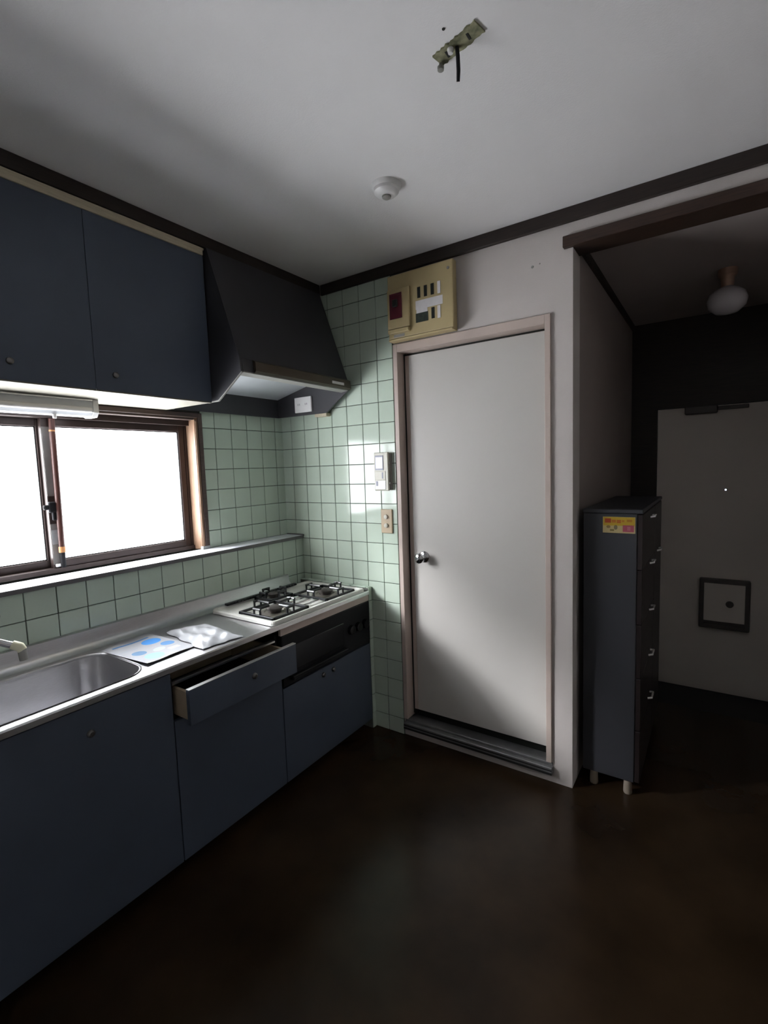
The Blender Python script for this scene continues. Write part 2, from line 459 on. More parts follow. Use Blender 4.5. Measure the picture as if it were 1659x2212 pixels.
# ceiling trims, lintel
tag(bx('trim_1', (0.345, -2.6, 2.418), (0.367, -0.022, CEIL - 0.0005), 'trim', bevel=0.002), 'dark wooden ceiling trim above the wall cabinets', 'trim', kind='structure')
tag(bx('trim_2', (0.3675, -0.022, 2.415), (XR - 0.002, -0.0005, CEIL - 0.0005), 'trim', bevel=0.002), 'dark wooden ceiling trim on the door wall', 'trim', kind='structure')
tag(bx('trim_3', (1.664, -0.022, 2.318), (HALL_R + 0.1, 0.11, 2.362), 'lintel', bevel=0.002), 'brown wooden lintel over the hall opening', 'lintel', kind='structure')
tag(bx('trim_4', (X_CORNER + 0.0005, 0.13, HALL_CEIL - 0.035), (X_CORNER + 0.016, HALL_D, HALL_CEIL - 0.0005), 'trim'), 'dark trim where hall wall meets hall ceiling', 'trim', kind='structure')

# ------------------------------------------------------------------ window
win = tag(empty('window_1', (-0.06, (WY0 + WY1) / 2, LEDGE)), 'two-sash sliding kitchen window of bright frosted wired glass', 'window', kind='structure')
SY0, SY1, SZ0, SZ1 = WY0 + 0.022, WY1 - 0.022, LEDGE + 0.001, WZ1 - 0.012
# wooden casing: jambs and head
for nm, lo, hi, mt in (('jamb', (-0.15, WY1 - 0.022, LEDGE), (0.012, WY1, WZ1), 'wood_light'),
                       ('jamb', (-0.15, WY0, LEDGE), (0.012, WY0 + 0.022, WZ1), 'wood_light'),
                       ('head_casing', (-0.15, WY0 + 0.022, WZ1 - 0.016), (0.012, WY1 - 0.022, WZ1), 'wood_dark')):
    bx(nm, lo, hi, mt, win, 0.001)
bx('casing_face', (0.0065, WY1 - 0.004, LEDGE + 0.001), (0.020, WY1 + 0.020, WZ1 + 0.018), 'wood_dark', win, 0.002)
bx('casing_face', (0.0005, WY0, WZ1 - 0.006), (0.020, WY1 - 0.0045, WZ1 + 0.018), 'wood_dark', win, 0.002)
bx('casing_bead', (0.0125, WY1 - 0.020, LEDGE + 0.001), (0.018, WY1 - 0.006, WZ1 - 0.02), 'wood_light', win, 0.002)
bx('foot_tape', (0.0, WY1 - 0.024, LEDGE + 0.0002), (0.022, WY1 + 0.021, LEDGE + 0.016), 'tape_white', win, 0.001)
b = MB()
b.box((-0.145, SY0, SZ1 - 0.030), (-0.035, SY1, SZ1)); b.box((-0.145, SY0, SZ0), (-0.050, SY1, SZ0 + 0.018))
b.box((-0.145, SY1 - 0.014, SZ0), (-0.060, SY1, SZ1)); b.box((-0.145, SY0, SZ0), (-0.060, SY0 + 0.014, SZ1))
b.obj('outer_frame', 'bronze', win)
def sash(x0, x1, y0, y1, lx):
    z0, z1 = SZ0 + 0.016, SZ1 - 0.026
    s = 0.030
    q = MB()
    q.box((x0, y0, z0), (x1, y0 + s, z1), 0.002); q.box((x0, y1 - s, z0), (x1, y1, z1), 0.002)
    q.box((x0, y0 + s, z0), (x1, y1 - s, z0 + 0.034), 0.002); q.box((x0, y0 + s, z1 - 0.036), (x1, y1 - s, z1), 0.002)
    o = q.obj('sash', 'bronze', win)
    bx('pane', ((x0 + x1) / 2 - 0.003, y0 + s - 0.004, z0 + 0.030), ((x0 + x1) / 2 + 0.003, y1 - s + 0.004, z1 - 0.032), 'pane', o)
    q = MB()
    xa = x1 - 0.006
    q.box((xa - 0.008, y0 + s, z0 + 0.034), (xa, y0 + s + 0.004, z1 - 0.036)); q.box((xa - 0.008, y1 - s - 0.004, z0 + 0.034), (xa, y1 - s, z1 - 0.036))
    q.box((xa - 0.008, y0 + s, z0 + 0.034), (xa, y1 - s, z0 + 0.038)); q.box((xa - 0.008, y0 + s, z1 - 0.040), (xa, y1 - s, z1 - 0.036))
    q.obj('glazing_bead', 'rubber', o)
    return o
s_right = sash(-0.090, -0.062, -1.278, SY1 - 0.0145, 1)
s_left = sash(-0.122, -0.094, SY0 + 0.0145, -1.255, 0)
bx('stile_tape', (-0.0615, -1.277, 1.385), (-0.0605, -1.250, 1.668), 'tape', s_right)
bx('stile_tape', (-0.0615, -1.277, 1.10), (-0.0605, -1.250, 1.270), 'tape', s_right)
bx('stile_tape', (-0.0604, -1.275, 1.185), (-0.0592, -1.250, 1.245), 'tape_white', s_right)
q = MB(); q.box((-0.0615, -1.282, 1.318), (-0.044, -1.252, 1.362), 0.004); q.box((-0.058, -1.270, 1.285), (-0.046, -1.254, 1.32), 0.003); q.box((-0.058, -1.30, 1.330), (-0.046, -1.280, 1.350), 0.004)
tag(q.obj('crescent_lock', 'black_matt', s_right), 'dark crescent window lock')
bx('roller_guard', (-0.0615, -1.272, 1.0905), (-0.050, -1.246, 1.103), 'off_white', s_right, 0.002)

dow = thing('wooden_dowel', (-0.046, -1.246, 1.088), 'thin red-brown wooden rod propped upright against the window meeting stile', 'rod')
MB().tube([(-0.047, -1.247, 1.165), (-0.046, -1.245, 1.40), (-0.046, -1.243, 1.700)], 0.0115, 12).obj('rod', 'dowel', dow, True)
MB().tube([(-0.047, -1.247, 1.150), (-0.047, -1.247, 1.174)], 0.0130, 12).obj('orange_ferrule', 'dowel_tip', dow, True)
MB().tube([(-0.047, -1.247, 1.0865), (-0.047, -1.247, 1.150)], 0.0100, 12).obj('dark_end', 'black_matt', dow, True)
MB().tube([(-0.046, -1.2437, 1.648), (-0.046, -1.2435, 1.654)], 0.0122, 12).obj('orange_band', 'dowel_tip', dow, True)

# ------------------------------------------------------------------ white door
dr = tag(empty('door_1', ((DX0 + DX1) / 2, 0.0, DZ0)), 'plain cream white door with round chrome knob', 'door', kind='structure')
FW = 0.024
for nm, lo, hi in (('jamb', (DX0, -0.012, DZ0 + 0.055), (DX0 + FW, 0.118, DZ1)), ('jamb', (DX1 - FW, -0.012, DZ0 + 0.055), (DX1, 0.118, DZ1)),
                   ('head_casing', (DX0 + FW, -0.012, DZ1 - 0.040), (DX1 - FW, 0.118, DZ1))):
    bx(nm, lo, hi, 'doorframe', dr, 0.0015)
bx('gap_shade_strip', (DX0 + FW, 0.052, 0.105), (DX0 + FW + 0.011, 0.118, DZ1 - 0.04), 'slot', dr)  # black strip painting the shade in the gap beside the slab
bx('gap_shade_strip', (DX0 + FW + 0.012, 0.060, DZ1 - 0.0515), (DX1 - FW, 0.118, DZ1 - 0.0405), 'slot', dr)  # same painted gap shade along the head
slab = bx('door_slab', (0.884, 0.045, 0.135), (1.584, 0.080, DZ1 - 0.052), 'door', dr, 0.0015)
bx('shaded_edge_strip', (0.862, 0.046, 0.135), (0.883, 0.078, DZ1 - 0.052), 'doorframe', slab)  # browner strip, paints the shadowed edge of the slab
kn = empty('door_knob', Vector((0.945, 0.045, 0.985)) - world_of(dr)); kn.parent = dr
tag(kn, 'round chrome door knob')
MB().lathe([(0.0, 0), (0.030, 0.0), (0.030, 0.004), (0.024, 0.009), (0.0, 0.009)], (0.945, 0.045, 0.985), 'Y').obj('rose', 'chrome', kn, True)
MB().lathe([(0.011, 0.008), (0.011, 0.030), (0.022, 0.036), (0.027, 0.046), (0.026, 0.058), (0.018, 0.064), (0.0, 0.065)], (0.945, 0.045, 0.985), 'Y').obj('knob', 'chrome', kn, True)
q = MB()
q.box((DX0 + 0.004, -0.028, DZ0 + 0.004), (DX1 + 0.006, 0.118, DZ0 + 0.040), 0.003)
sill = q.obj('threshold', 'aluminium', dr)
bx('threshold_rail', (DX0 + 0.006, -0.004, DZ0 + 0.040), (DX1 + 0.004, 0.020, DZ0 + 0.052), 'aluminium', sill, 0.002)
bx('threshold_groove', (DX0 + 0.006, -0.0285, DZ0 + 0.006), (DX1 + 0.004, -0.0275, DZ0 + 0.016), 'rubber', sill)
bx('threshold_groove', (DX0 + 0.006, -0.0285, DZ0 + 0.024), (DX1 + 0.004, -0.0275, DZ0 + 0.030), 'rubber', sill)
bx('threshold_groove', (DX0 + 0.010, 0.0205, DZ0 + 0.0402), (DX1, 0.034, DZ0 + 0.0415), 'rubber', sill)
bx('threshold_gap', (DX0 + 0.036, 0.085, DZ0 + 0.040), (DX1 - 0.026, 0.118, DZ0 + 0.094), 'slot', sill)  # black block painting the shade in the gap under the slab

# ------------------------------------------------------------------ entrance door in the hall
ed = tag(empty('door_2', ((EX0 + EX1) / 2, HALL_D, EZ0)), 'grey beige steel entrance door with peephole and letter box in the dark hall', 'door', kind='structure')
b = MB()
b.box((EX0, HALL_D - 0.012, EZ0), (EX0 + 0.02, HALL_D + 0.09, EZ1)); b.box((EX1 - 0.02, HALL_D - 0.012, EZ0), (EX1, HALL_D + 0.09, EZ1)); b.box((EX0 + 0.02, HALL_D - 0.012, EZ1 - 0.018), (EX1 - 0.02, HALL_D + 0.09, EZ1))
b.obj('door_frame', 'trim', ed)
eslab = bx('door_slab', (EX0 + 0.022, HALL_D + 0.0, EZ0 + 0.004), (EX1 - 0.022, HALL_D + 0.04, EZ1 - 0.02), 'entry_door', ed, 0.002)
MB().lathe([(0.0, 0.0), (0.011, 0.0), (0.011, 0.004), (0.007, 0.006), (0.007, 0.005)], (2.254, HALL_D, 1.24), 'Y').obj('peephole_ring', 'chrome', ed, True)
MB().lathe([(0.0, 0.0052), (0.0062, 0.0052), (0.0062, 0.004)], (2.254, HALL_D, 1.24), 'Y', 16).obj('peephole_lens', 'peep', ed)
q = MB(); q.box((2.020, HALL_D - 0.055, 1.735), (2.20, HALL_D - 0.0005, 1.785), 0.006); q.box((2.20, HALL_D - 0.04, 1.752), (2.36, HALL_D - 0.02, 1.776), 0.003)
q.obj('door_closer', 'entry_dark', ed)
mb_ = bx('letter_box', (2.125, HALL_D - 0.055, 0.325), (2.400, HALL_D - 0.0005, 0.655), 'entry_dark', ed, 0.008, 2)
bx('letter_box_flap', (2.152, HALL_D - 0.060, 0.378), (2.372, HALL_D - 0.0555, 0.630), 'entry_door', mb_, 0.002)
bx('letter_box_tray', (2.152, HALL_D - 0.068, 0.345), (2.372, HALL_D - 0.0555, 0.362), 'entry_dark', mb_, 0.002)
MB().lathe([(0.0, 0.0), (0.022, 0.0), (0.020, 0.012), (0.0, 0.014)], (2.292, HALL_D - 0.060, 0.50), 'Y', 18).obj('latch', 'entry_dark', mb_, True)

# ------------------------------------------------------------------ wall cabinets
UX, UZ0, UZ1 = 0.372, 1.765, 2.378
UEDGES = [-0.776, -1.258, -1.740, -2.222]
def upper_cabinet(y1, y0, label, knob_side):
    t = thing('wall_cabinet', (UX / 2, (y0 + y1) / 2, UZ0), label, 'cabinet', 'navy wall cabinets over the window')
    bx('body', (0.021, y0 + 0.0005, UZ0 + 0.004), (UX - 0.019, y1 - 0.0005, UZ1 + 0.030), 'hood', t)
    bx('underside_board', (0.021, y0 + 0.0005, UZ0), (UX - 0.019, y1 - 0.0005, UZ0 + 0.004), 'cream', t)
    d = bx('door', (UX - 0.018, y0 + 0.0006, UZ0 + 0.002), (UX, y1 - 0.0006, UZ1), 'navy', t, 0.001)
    MB().lathe([(0.0, 0.0), (0.011, 0.0), (0.010, 0.006), (0.006, 0.009), (0.0, 0.0095)], (UX, knob_side, 1.826), 'X', 18).obj('knob', 'metal_knob', d, True)
    bx('bottom_edge', (UX - 0.018, y0 + 0.001, UZ0 - 0.003), (UX - 0.002, y1 - 0.001, UZ0 + 0.0018), 'cream', d)
    return t
upper_cabinet(UEDGES[0], UEDGES[1], 'navy wall cabinet right beside the cooker hood', -1.187)
upper_cabinet(UEDGES[1], UEDGES[2], 'navy wall cabinet above the window, second from the cooker hood', -1.512)
upper_cabinet(UEDGES[2], UEDGES[3], 'navy wall cabinet farthest left, cut off by the picture edge', -2.15)
vl = thing('cabinet_valance', (UX - 0.01, -1.5, UZ1), 'cream wooden strip along the top of the navy wall cabinets', 'strip')
bx('face_strip', (UX - 0.016, -2.222, UZ1 + 0.001), (UX + 0.004, -0.778, UZ1 + 0.024), 'strip', vl, 0.001)
bx('top_strip', (UX - 0.0165, -2.222, UZ1 + 0.0245), (UX + 0.0005, -0.770, UZ1 + 0.0335), 'strip', vl, 0.001)

# under-cabinet lamp
fl = thing('under_cabinet_lamp', (0.10, -1.5, 1.70), 'white tubular lamp fixed under the wall cabinets at the window', 'lamp')
q = MB(); q.prism([(0.045, 1.7645), (0.045, 1.712), (0.070, 1.700), (0.125, 1.700), (0.140, 1.715), (0.140, 1.7645)], 'y', -2.05, -1.166)
q.obj('housing', 'lamp_white', fl)
MB().prism([(0.041, 1.7645), (0.041, 1.710), (0.068, 1.696), (0.128, 1.696), (0.145, 1.713), (0.145, 1.7645)], 'y', -1.1655, -1.146).obj('end_cap', 'off_white', fl)
MB().tube([(0.146, -2.05, 1.722), (0.146, -1.175, 1.722)], 0.011, 12).obj('tube_cover', 'off_white', fl, True)
bx('reflector_lip', (0.1405, -2.05, 1.757), (0.150, -1.170, 1.764), 'chrome', fl)
MB().cyl((0.125, -1.30, 1.699), (0.125, -1.30, 1.684), 0.008, 0.006, 12).obj('pull_switch', 'off_white', fl, True)

# ------------------------------------------------------------------ cooker hood
HY0, HY1 = -0.768, -0.050
hd = thing('cooker_hood', (0.2, -0.41, 1.77), 'black brown slanted cooker hood above the gas hob', 'cooker hood')
side = [(0.021, 1.772), (0.405, 1.770), (0.562, 1.872), (0.556, 1.930), (0.385, 2.412), (0.021, 2.412)]
MB().prism(side, 'y', HY0, HY0 + 0.010).obj('side_panel', 'hood', hd)
MB().prism(side, 'y', HY1 - 0.010, HY1).obj('side_panel', 'hood', hd)
MB().prism([(0.385, 2.412), (0.556, 1.930), (0.5635, 1.8765), (0.5555, 1.8765), (0.548, 1.928), (0.377, 2.410)], 'y', HY0 + 0.0105, HY1 - 0.0105).obj('front_panel', 'hood', hd)
bx('back_panel', (0.021, HY0 + 0.0105, 1.772), (0.032, HY1 - 0.0105, 2.41), 'hood', hd)
bx('top_panel', (0.033, HY0 + 0.0105, 2.400), (0.372, HY1 - 0.0105, 2.411), 'hood', hd)
MB().prism([(0.556, 1.931), (0.572, 1.922), (0.575, 1.884), (0.566, 1.876), (0.556, 1.876)], 'y', HY0 + 0.07, HY1 + 0.004).obj('front_lip', 'hoodlip', hd)
MB().prism([(0.5645, 1.8755), (0.5645, 1.871), (0.520, 1.866), (0.520, 1.8705)], 'y', HY0 + 0.0105, HY1 - 0.0105).obj('lip_return', 'grey_plastic', hd)
MB().prism([(0.033, 1.876), (0.519, 1.985), (0.519, 1.990), (0.033, 1.881)], 'y', HY0 + 0.0105, HY1 - 0.0105).obj('filter_panel', 'filter', hd)
MB().prism([(0.021, 1.769), (0.407, 1.767), (0.566, 1.869), (0.566, 1.874), (0.405, 1.772), (0.021, 1.774)], 'y', HY0 - 0.001, HY0 + 0.006).obj('side_edge_trim', 'grey_plastic', hd)
bx('maker_label', (0.5735, -0.198, 1.893), (0.5755, -0.104, 1.906), 'white_label', hd)
so = thing('wall_socket', (0.245, HY1 - 0.022, 1.786), 'white square socket plate on the hood side', 'socket')
bx('plate', (0.180, HY1 - 0.022, 1.786), (0.308, HY1 - 0.0105, 1.872), 'off_white', so, 0.003, 2)
for dx in (-0.030, 0.026):
    q = MB()
    for k in (-0.006, 0.006): q.box((0.244 + dx + k - 0.001, HY1 - 0.0228, 1.826), (0.244 + dx + k + 0.001, HY1 - 0.0221, 1.836))
    q.obj('socket_slot', 'slot', so)
bx('bracket', (0.31, -0.0475, 1.755), (0.395, -0.011, 1.772), 'strip', hd)

# ------------------------------------------------------------------ counter with sink
ct = thing('worktop', (0.39, -1.2, CT), 'long stainless steel worktop with sink along the window wall', 'worktop')
CY0, CY1, CX0 = -2.45, -0.0445, RISER + 0.012
def rrect(x0, x1, y0, y1, r, n=8):
    pts = []
    for cx, cy, a in ((x1 - r, y1 - r, 0), (x0 + r, y1 - r, 90), (x0 + r, y0 + r, 180), (x1 - r, y0 + r, 270)):
        for k in range(n + 1):
            t = math.radians(a + 90 * k / n)
            pts.append((cx + r * math.cos(t), cy + r * math.sin(t)))
    return pts
SX0, SX1, SNY0, SNY1 = 0.245, 0.588, -2.02, -1.268
hole = rrect(SX0, SX1, SNY0, SNY1, 0.085)
# cooker cut-out keeps the worktop one surface: the hob sits on it
q = MB()
out = [(CX0, CY0), (CF - 0.010, CY0), (CF - 0.010, CY1), (CX0, CY1)]
vo = [q.bm.verts.new((x, y, CT)) for x, y in out]
vh = [q.bm.verts.new((x, y, CT)) for x, y in hole]
edges = [q.bm.edges.new((vo[i], vo[(i + 1) % 4])) for i in range(4)] + [q.bm.edges.new((vh[i], vh[(i + 1) % len(vh)])) for i in range(len(vh))]
bmesh.ops.triangle_fill(q.bm, use_beauty=True, edges=edges)
ext = bmesh.ops.extrude_face_region(q.bm, geom=list(q.bm.faces))
for v in [g for g in ext['geom'] if isinstance(g, bmesh.types.BMVert)]: v.co.z -= 0.006
q.obj('top_sheet', 'steel', ct)
q = MB()
q.prism([(CF - 0.011, CT - 0.001), (CF - 0.011, CT + 0.004), (CF - 0.004, CT + 0.005), (CF, CT + 0.001), (CF, CT - 0.016), (CF - 0.006, CT - 0.016), (CF - 0.006, CT - 0.006)], 'y', CY0, CY1)
q.obj('front_rim', 'steel_bright', ct)
q = MB()
q.prism([(CX0 + 0.060, CT + 0.0005), (CX0 + 0.025, CT + 0.010), (CX0 + 0.008, CT + 0.030), (CX0 + 0.003, CT + 0.066), (CX0 - 0.010, CT + 0.070), (CX0 - 0.010, CT + 0.062), (CX0 - 0.002, CT + 0.060), (CX0 - 0.001, CT + 0.0005)], 'y', CY0, -0.155)
q.obj('upstand', 'steel', ct, True)
# sink bowl
q = MB()
levels = [(0.0, 0.004), (0.004, 0.001), (0.007, -0.010), (0.010, -0.120), (0.020, -0.158), (0.045, -0.172), (0.110, -0.178)]
rings = []
for ins, dz in levels:
    r = max(0.085 - ins * 0.5, 0.03)
    rings.append([q.bm.verts.new((x, y, CT + dz)) for x, y in rrect(SX0 - 0.006 + ins, SX1 + 0.006 - ins, SNY0 - 0.006 + ins, SNY1 + 0.006 - ins, r)])
for a, c in zip(rings, rings[1:]):
    n = len(a)
    for k in range(n): q.bm.faces.new((a[k], a[(k + 1) % n], c[(k + 1) % n], c[k]))
q.bm.faces.new(rings[-1])
bmesh.ops.recalc_face_normals(q.bm, faces=q.bm.faces)
bmesh.ops.reverse_faces(q.bm, faces=q.bm.faces)
q.obj('sink_bowl', 'steel', ct, True)
MB().lathe([(0.0, 0.004), (0.05, 0.004), (0.058, 0.0), (0.058, -0.004)], ((SX0 + SX1) / 2, -1.72, CT - 0.178), 'Z').obj('drain', 'chrome', ct, True)
bx('front_apron', (CF - 0.020, -0.700, CT - 0.050), (CF - 0.0065, CY1, CT - 0.008), 'doorframe', ct)

# tap on the lower wall
tp = thing('wall_tap', (RISER, -1.66, 0.95), 'chrome wall tap over the sink at the left picture edge', 'tap')
for yy in (-1.60, -1.73):
    MB().lathe([(0.0, 0.0), (0.030, 0.0), (0.027, 0.008), (0.013, 0.012), (0.013, 0.05), (0.0, 0.05)], (RISER, yy, 0.955), 'X', 20).obj('wall_flange', 'chrome', tp, True)
MB().tube([(0.175, -1.575, 0.955), (0.175, -1.755, 0.955)], 0.018, 16).obj('body', 'chrome', tp, True)
for yy in (-1.590, -1.74):
    MB().lathe([(0.012, 0.0), (0.012, 0.022), (0.020, 0.028), (0.024, 0.040), (0.018, 0.052), (0.0, 0.054)], (0.178, yy + 0.02 if yy > -1.6 else yy, 0.955), 'Z', 12).obj('handle', 'chrome', tp, True)
MB().tube([(0.19, -1.665, 0.955), (0.215, -1.655, 0.965), (0.25, -1.625, 0.955), (0.29, -1.575, 0.925), (0.306, -1.552, 0.912)], [0.013, 0.012, 0.0115, 0.0115, 0.0115], 12).obj('spout', 'chrome', tp, True)
MB().tube([(0.300, -1.560, 0.918), (0.312, -1.543, 0.907), (0.316, -1.538, 0.895)], [0.0145, 0.0155, 0.014], 14).obj('nozzle_collar', 'cream_nozzle', tp, True)
MB().tube([(0.315, -1.539, 0.896), (0.317, -1.537, 0.862)], [0.013, 0.0125], 14).obj('nozzle', 'grey_plastic', tp, True)

# ------------------------------------------------------------------ gas hob
HZ = CT + 0.003
HX0, HX1, HBY0, HBY1 = 0.205, 0.633, -0.735, -0.062
hb = thing('gas_hob', ((HX0 + HX1) / 2, (HBY0 + HBY1) / 2, HZ), 'white enamel three-burner gas hob with black pan supports', 'gas hob')
q = MB()
outer = [rrect(HX0 + i, HX1 - i, HBY0 + i, HBY1 - i, 0.022 - i * 0.3, 4) for i in (0.0, 0.0, 0.004, 0.016, 0.022)]
zz = [HZ + 0.0, HZ + 0.012, HZ + 0.018, HZ + 0.018, HZ + 0.009]
rings = [[q.bm.verts.new((x, y, z)) for x, y in o_] for o_, z in zip(outer, zz)]
for a, c in zip(rings, rings[1:]):
    n = len(a)
    for k in range(n): q.bm.faces.new((a[k], a[(k + 1) % n], c[(k + 1) % n], c[k]))
q.bm.faces.new(rings[-1]); q.bm.faces.new(list(reversed(rings[0])))
q.obj('tray', 'white_enamel', hb)
TZ = HZ + 0.009
def burner(cx, cy, s):
    r = MB().lathe([(0.0, 0.0005), (0.072 * s, 0.0005), (0.072 * s, 0.004), (0.050 * s, 0.007), (0.046 * s, 0.003), (0.0, 0.003)], (cx, cy, TZ), 'Z', 28).obj('drip_ring', 'burner_plate', hb, True)
    c = MB().lathe([(0.030 * s, 0.003), (0.033 * s, 0.016), (0.040 * s, 0.018), (0.040 * s, 0.025), (0.030 * s, 0.031), (0.0, 0.033)], (cx, cy, TZ), 'Z', 28).obj('burner_cap', 'burner', hb, True)
for cx, cy, s in ((0.500, -0.600, 1.0), (0.500, -0.240, 1.0), (0.300, -0.420, 0.72)): burner(cx, cy, s)
def grate(x0, x1, y0, y1, cx, cy):
    q = MB()
    t = 0.0056
    zf = TZ + 0.012
    for a, c in (((x0, y0), (x1, y0)), ((x1, y0), (x1, y1)), ((x1, y1), (x0, y1)), ((x0, y1), (x0, y0))):
        q.box((min(a[0], c[0]) - t, min(a[1], c[1]) - t, zf - t), (max(a[0], c[0]) + t, max(a[1], c[1]) + t, zf + t), 0.001)
    for px in (x0, x1):
        for py in (y0, y1): q.box((px - t, py - t, TZ + 0.0005), (px + t, py + t, zf))
    top = TZ + 0.042
    for (px, py) in ((x0, cy), (x1, cy), (cx, y0), (cx, y1)):
        d = Vector((cx - px, cy - py, 0)); L = d.length; d.normalize()
        w = Vector((-d.y, d.x, 0))
        for s_ in (-1, 1):                               # loop-shaped prong: two uprights, a bar across, arms running inward
            o_ = Vector((px, py, 0)) + w * 0.020 * s_
            q.tube([(o_.x, o_.y, zf), (o_.x, o_.y, top)], 0.0052, 6)
        a_ = Vector((px, py, top)) + w * 0.0235; c_ = Vector((px, py, top)) - w * 0.0235
        q.tube([a_, c_], 0.0058, 6)
        e_ = Vector((px, py, top - 0.001)); f_ = e_ + d * (L - 0.034)
        q.tube([e_, f_], 0.0058, 6)
    q.obj('pan_support', 'black_iron', hb)
grate(0.385, 0.605, -0.705, -0.490, 0.500, -0.600)
grate(0.385, 0.605, -0.350, -0.135, 0.500, -0.240)
grate(0.245, 0.362, -0.490, -0.350, 0.300, -0.420)
q = MB(); q.box((0.212, -0.66, TZ + 0.008), (0.232, -0.18, TZ + 0.020), 0.002)
for k in range(24): q.box((0.2325, -0.655 + k * 0.02, TZ + 0.010), (0.236, -0.643 + k * 0.02, TZ + 0.018))
q.obj('exhaust_cover', 'black_iron', hb)
# side rods of the pan supports seen between the burners
q = MB()
for xx in (0.42, 0.47, 0.52, 0.57): q.tube([(xx, -0.478, TZ + 0.010), (xx, -0.362, TZ + 0.010)], 0.004, 6)
q.obj('centre_rack', 'chrome', hb)

# grill under the hob: part of the built-in cooker
gp = bx('grill_panel', (CF - 0.040, -0.698, 0.500), (CF - 0.004, -0.046, 0.733), 'black_matt', hb, 0.003)
bx('grill_window', (CF - 0.0035, -0.625, 0.560), (CF + 0.004, -0.275, 0.675), 'black_gloss', gp, 0.003)
bx('grill_handle', (CF - 0.0035, -0.660, 0.522), (CF + 0.020, -0.262, 0.542), 'black_matt', gp, 0.004)
for yy, zz_ in ((-0.155, 0.620), (-0.585, 0.600), (-0.215, 0.620), (-0.095, 0.620)):
    if yy == -0.585: continue
    MB().lathe([(0.0, 0.0), (0.025, 0.0), (0.023, 0.018), (0.012, 0.020), (0.0, 0.020)], (CF - 0.0035, yy, zz_), 'X', 20).obj('control_knob', 'black_gloss', gp, True)
q = MB(); q.box((CF - 0.0035, -0.685, 0.575), (CF + 0.006, -0.635, 0.640), 0.004); q.obj('ignition_button', 'black_gloss', gp)
hb_parts = None

# ------------------------------------------------------------------ base cabinets
BF = CF - 0.006
def base_body(t, y0, y1, z1):
    q = MB(); q.box((RISER + 0.001, y0 + 0.0006, 0.07), (BF - 0.022, y1 - 0.0006, z1)); q.box((RISER + 0.001, y0 + 0.0006, 0.0005), (BF - 0.075, y1 - 0.0006, 0.07))
    return q.obj('body', 'black_matt', t)
def front(t, nm, y0, y1, z0, z1):
    return bx(nm, (BF - 0.020, y0 + 0.0015, z0), (BF, y1 - 0.0015, z1), 'navy', t, 0.0012)
def pull(parent, y, z, x=BF):
    return MB().lathe([(0.0, 0.0), (0.012, 0.0), (0.011, 0.006), (0.007, 0.010), (0.0, 0.0105)], (x, y, z), 'X', 18).obj('knob', 'metal_knob', parent, True)
c1 = thing('base_cabinet', (0.39, -0.37, 0), 'navy base cabinet under the gas hob and grill', 'cabinet', 'navy base cabinets under the worktop')
base_body(c1, -0.704, -0.0445, 0.49)
d = front(c1, 'door', -0.704, -0.046, 0.06, 0.494); pull(d, -0.436, 0.462); pull(d, -0.362, 0.462)
c2 = thing('base_cabinet', (0.39, -0.96, 0), 'navy base cabinet with a pulled-out drawer beside the hob', 'cabinet', 'navy base cabinets under the worktop')
DY0, DY1 = -1.220, -0.706
base_body(c2, DY0, DY1, 0.59)
q = MB()
q.box((RISER + 0.001, DY0 + 0.0006, 0.5905), (BF - 0.022, DY0 + 0.014, 0.738)); q.box((RISER + 0.001, DY1 - 0.014, 0.5905), (BF - 0.022, DY1 - 0.0006, 0.738)); q.box((RISER + 0.001, DY0 + 0.014, 0.5905), (RISER + 0.012, DY1 - 0.014, 0.738))
q.obj('drawer_bay', 'black_matt', c2)  # bay coloured black to paint the shade inside the drawer opening
q = MB(); q.prism([(BF - 0.016, 0.720), (BF - 0.002, 0.718), (BF + 0.001, 0.721), (BF + 0.001, 0.727), (BF - 0.004, 0.730), (BF - 0.016, 0.731)], 'y', DY0 + 0.002, DY1 - 0.030)
q.obj('top_rail', 'steel_bright', c2)
d = front(c2, 'door', DY0, DY1, 0.06, 0.586)
dw = empty('drawer', Vector((0.68, -0.96, 0.597)) - world_of(c2)); dw.parent = c2
tag(dw, 'half-open navy drawer with cream sides')
DXF = 0.735
fr = bx('drawer_front', (DXF - 0.018, DY0 + 0.002, 0.597), (DXF, DY1 + 0.000, 0.722), 'navy', dw, 0.001)
bx('drawer_top_edge', (DXF - 0.018, DY0 + 0.002, 0.7222), (DXF, DY1 + 0.000, 0.7245), 'steel_bright', dw)
q = MB()
q.box((0.330, DY0 + 0.020, 0.600), (DXF - 0.0185, DY0 + 0.032, 0.700)); q.box((0.330, DY1 - 0.032, 0.600), (DXF - 0.0185, DY1 - 0.020, 0.700)); q.box((0.330, DY0 + 0.032, 0.600), (0.342, DY1 - 0.032, 0.700))
q.obj('drawer_sides', 'drawer_side', dw)
bx('drawer_bottom', (0.342, DY0 + 0.032, 0.600), (DXF - 0.0185, DY1 - 0.032, 0.606), 'black_matt', dw)  # black as well, interior shade put into the colour
pull(dw, -0.935, 0.668, DXF)
c3 = thing('base_cabinet', (0.39, -1.6, 0), 'navy base cabinet under the sink at the left', 'cabinet', 'navy base cabinets under the worktop')
base_body(c3, -2.45, -1.221, 0.59)
d = front(c3, 'door', -1.835, -1.221, 0.06, 0.764); pull(d, -1.492, 0.678)
d = front(c3, 'door', -2.45, -1.835, 0.06, 0.764); pull(d, -2.18, 0.678)

